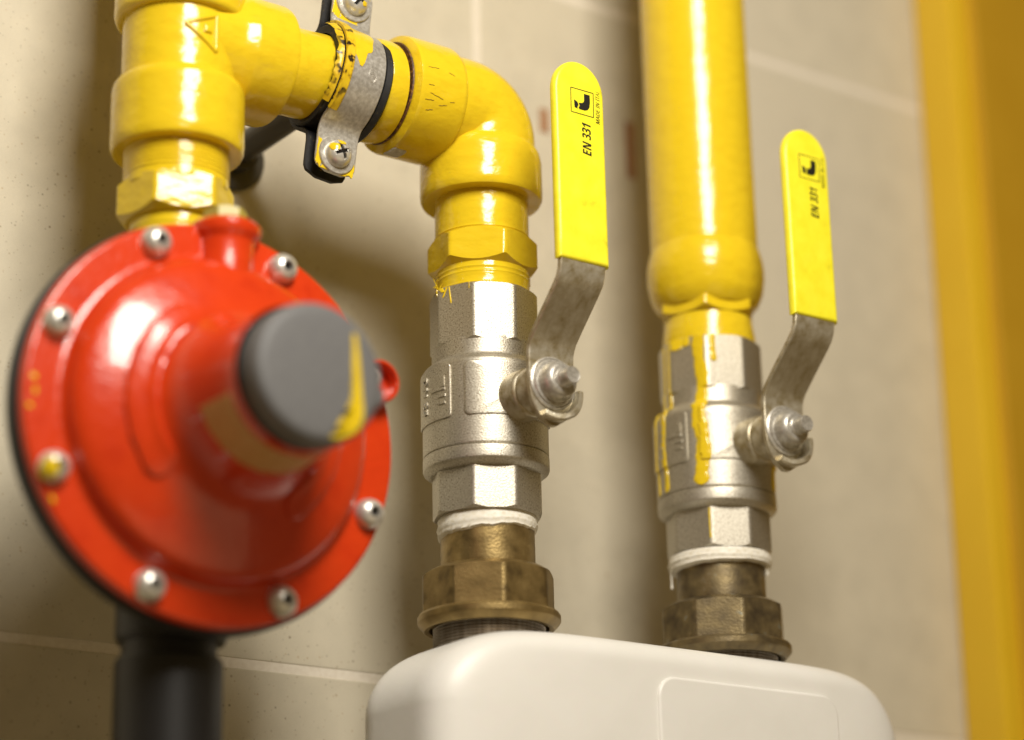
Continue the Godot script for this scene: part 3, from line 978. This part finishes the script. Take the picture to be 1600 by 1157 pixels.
	# daubs of yellow on the screw heads
	for q in [[-0.0034, -0.0326, 0.0018], [-0.0004, -0.0295, 0.0016], [0.0005, 0.0370, 0.0014], [0.0024, 0.0322, 0.0011]]:
		var db := MB.new()
		var oo := PackedVector2Array()
		for k in 20: oo.append(Vector2(q[0] + q[2] * cos(TAU * k / 20), q[1] + q[2] * (1.0 + 0.2 * sin(k * 1.1)) * sin(TAU * k / 20)))
		var cy := -0.0336 if q[1] < 0 else 0.0336
		db.pad(oo, func(x, y, h): return Vector3(x, y, 0.0070 + 0.0046 * sqrt(maxf(0.0, 1.0 - pow(minf(1.0, Vector2(x, y - cy).length() / 0.0056), 2.6))) + h), 0.0003, 3, 0.2)
		part(c, "paint_daub", db, M.paint)
	var wz := -0.085
	lathe_part(c, "wall_stud", [[0.0060, wz + 0.002], [0.0060, -0.021]], M.dark_steel, 32, along_z())
	lathe_part(c, "wall_plate", [[0.0150, wz + 0.0006], [0.0150, wz + 0.0026], [0.0135, wz + 0.0036], [0.0085, wz + 0.0040], [0.0085, wz + 0.0105], [0.0, wz + 0.0105]], M.dark_steel, 48, along_z())


# ---------------------------------------------------------------- pressure regulator
const COVER := [[0.0575, 0.0385], [0.0566, 0.0412], [0.0548, 0.0434], [0.0515, 0.0453], [0.0465, 0.0474], [0.0410, 0.0496], [0.0360, 0.0520], [0.0322, 0.0550], [0.0294, 0.0592], [0.0275, 0.0650], [0.0263, 0.0720], [0.0256, 0.0800], [0.0250, 0.0880]]

func cover_z(r: float) -> float:
	for i in COVER.size() - 1:
		if r <= COVER[i][0] and r >= COVER[i + 1][0]:
			return lerpf(COVER[i][1], COVER[i + 1][1], (COVER[i][0] - r) / (COVER[i][0] - COVER[i + 1][0]))
	return COVER[0][1]

func make_regulator() -> void:
	var c := Vector3(-0.1379, -0.0383, 0)
	var r := thing("pressure_regulator", "round red gas pressure regulator with grey cap on its snout and ring of bolts", "regulator", c)
	var ax := along_z()
	var rear := lathe_part(r, "rear_housing", [[0.0, -0.026], [0.026, -0.026], [0.032, -0.022], [0.040, -0.006], [0.056, 0.012], [0.066, 0.020], [0.0718, 0.0245], [0.0728, 0.0258], [0.0728, 0.0298], [0.0720, 0.0308], [0.0, 0.0308]], M.black, 120, ax)
	lathe_part(rear, "inlet_boss", [[0.020, 0.0], [0.020, 0.064], [0.0188, 0.0655], [0.0, 0.0655]], M.black, 64, Transform3D(Basis(), Vector3(0.0017, 0, 0)))
	lathe_part(rear, "outlet_boss", [[0.0, -0.070], [0.0185, -0.070], [0.0195, -0.068], [0.0195, 0.0]], M.black, 64, Transform3D(Basis(), Vector3(0.0035, 0, 0)))
	# smooth the cover curve
	var prof := [[0.070, 0.0309], [0.0712, 0.0314], [0.0716, 0.0324], [0.0716, 0.0346], [0.0710, 0.0357], [0.0698, 0.0362], [0.0606, 0.0364], [0.0588, 0.0368], [0.0578, 0.0376]]
	for i in COVER.size() - 1:
		var p0: Array = COVER[maxi(i - 1, 0)]
		var p1: Array = COVER[i]
		var p2: Array = COVER[i + 1]
		var p3: Array = COVER[mini(i + 2, COVER.size() - 1)]
		for s in 3:
			var f := s / 3.0
			prof.append([cubic_interpolate(p1[0], p2[0], p0[0], p3[0], f), cubic_interpolate(p1[1], p2[1], p0[1], p3[1], f)])
	prof.append([0.0250, 0.0880])
	prof.append([0.0246, 0.0925])
	var cover := MB.new()
	cover.lathe(prof, 144, ax)
	var cv := part(r, "cover", cover, M.red, 50.0)
	for q in [[172.0, 52.0], [-8.0, 52.0]]:
		var k := MB.new()
		k.pad(rounded(0, 0.0372, deg_to_rad(q[1]) * 0.037, 0.0048, 0.0047, 8), func(al, rr, h): return Vector3(rr * cos(deg_to_rad(q[0]) + al / 0.037), rr * sin(deg_to_rad(q[0]) + al / 0.037), cover_z(rr) + h), 0.0016, 8, 0.28)
		part(cv, "raised_rib", k, M.red, 60.0)
	# vent boss on top with its plug, and the lug at the right
	var vb := Transform3D(Basis(), Vector3(0.0030, 0.0007, 0.0340))
	lathe_part(cv, "vent_boss", [[0.0106, 0.036], [0.0103, 0.060], [0.0105, 0.0645], [0.0110, 0.0660], [0.0122, 0.0670], [0.0128, 0.0686], [0.0128, 0.0708], [0.0117, 0.0722], [0.0100, 0.0728], [0.0, 0.0728]], M.red, 64, vb)
	var pl := MB.new()
	pl.nut(6, 0.0079, 0.2, 0.0725, 0.0778, 0.0072, 0.0070, 0.5, vb)
	part(cv, "vent_plug", pl, M.olive, 30.0)
	var lg := MB.new()
	var la := deg_to_rad(21)
	lg.lathe([[0.0082, 0.032], [0.0082, 0.0415], [0.0077, 0.0428], [0.0068, 0.0430], [0.0064, 0.0420], [0.0064, 0.0375], [0.0, 0.0375]], 40, along_z(Vector3(0.0668 * cos(la), 0.0668 * sin(la), 0)))
	part(cv, "lug", lg, M.red)
	# bolts
	var bolt: MeshInstance3D = null
	for k in 8:
		var a := deg_to_rad(23.0 + 45.0 * k)
		var at := Transform3D(Basis(Vector3(0, 0, 1), k * 0.7), Vector3(0.0652 * cos(a), 0.0652 * sin(a), 0.0372))
		if bolt == null:
			bolt = part(r, "bolt", screw_head(0.0055, 0.0048, 1, 0.0022, 0.0018), M.bolt, 50.0)
			bolt.transform = at
		else: share(r, "bolt", bolt, at)
	var sm := MB.new()
	sm.nut(6, 0.0018, 0.0, 0.0026, 0.0030, 0.0018, 0.0018, 0.0, ax)  # dark hexagon for each bolt recess, shade painted as a solid
	var sock: MeshInstance3D = null
	for b in r.get_children():
		if String(b.name).begins_with("bolt"):
			if sock == null: sock = part(b, "recess_shade", sm, M.recess_shade)
			else: share(b, "recess_shade", sock, Transform3D())
	var bd := MB.new()
	var oo := PackedVector2Array()
	for k in 20: oo.append(Vector2(-0.0027 + 0.0026 * cos(TAU * k / 20), -0.0012 + 0.0034 * sin(TAU * k / 20)))
	var ba := deg_to_rad(-157)
	bd.pad(oo, func(x, y, h): return Vector3(0.0652 * cos(ba) + x, 0.0652 * sin(ba) + y, 0.0372 + 0.0048 * sqrt(maxf(0.0, 1.0 - pow(minf(1.0, Vector2(x, y).length() / 0.0055), 2.6))) + h), 0.0003, 4, 0.2)
	part(r, "paint_daub", bd, M.paint)
	# flecks of yellow on the flange
	for q in [[176.0, 0.0680, 0.7, 0.0010], [180.0, 0.0671, 1.1, 0.0006], [184.5, 0.0690, 0.6, 0.0009], [-149.0, 0.0694, 1.0, 0.0006]]:
		var fk := MB.new()
		fk.pad(rounded(deg_to_rad(q[0]), q[1], deg_to_rad(q[2]), q[3], 0.0008, 4), func(a, rr, h): return Vector3(rr * cos(a), rr * sin(a), 0.0363 + h), 0.00015, 2, 0.3)
		part(cv, "paint_fleck", fk, M.paint)
	# sticker round the underside of the snout
	var sk := MB.new()
	sk.pad(rounded(deg_to_rad(-112), 0.0795, deg_to_rad(50), 0.0085, 0.001, 3), func(a, z, h): return Vector3((snout_r(z) + h) * cos(a), (snout_r(z) + h) * sin(a), z), 0.00025, 10, 0.05)
	part(cv, "sticker", sk, M.sticker)
	# cap
	var cp := lathe_part(r, "cap", [[0.0, 0.0890], [0.0232, 0.0890], [0.0238, 0.0896], [0.0240, 0.0910], [0.0237, 0.0990], [0.0232, 0.1008], [0.0220, 0.1018], [0.0200, 0.1021], [0.0150, 0.1024], [0.0, 0.1026]], M.cap, 96, ax)
	cp.position = Vector3(0.0016, 0, 0)
	var cl := MB.new()
	cl.lathe([[0.0, 0.0925], [0.0042, 0.0925], [0.0042, 0.0985], [0.0034, 0.0998], [0.0, 0.1]], 32, along_z(Vector3(0.0222, -0.0035, 0)))
	part(cp, "grip_nib", cl, M.cap)
	var ys := MB.new()
	var so := PackedVector2Array([Vector2(0.0116, 0.0146), Vector2(0.0125, 0.0150), Vector2(0.0133, 0.0138), Vector2(0.0141, 0.0080), Vector2(0.0147, 0.002), Vector2(0.0151, -0.004), Vector2(0.0158, -0.0100), Vector2(0.0157, -0.0138), Vector2(0.0140, -0.0172), Vector2(0.0112, -0.0196), Vector2(0.0075, -0.0213), Vector2(0.0042, -0.0220), Vector2(0.0033, -0.0214), Vector2(0.0041, -0.0207), Vector2(0.0074, -0.0193), Vector2(0.0098, -0.0172), Vector2(0.0112, -0.0144), Vector2(0.0113, -0.0105), Vector2(0.0117, -0.005), Vector2(0.0115, 0.003)])
	ys.slab(so, 0.1012, 0.10255, 0.0002)
	part(cp, "paint_stroke", ys, M.paint)

func snout_r(z: float) -> float:
	for i in COVER.size() - 1:
		if z >= COVER[i][1] and z <= COVER[i + 1][1]:
			return lerpf(COVER[i][0], COVER[i + 1][0], (z - COVER[i][1]) / (COVER[i + 1][1] - COVER[i][1])) + 0.0002
	return 0.0252
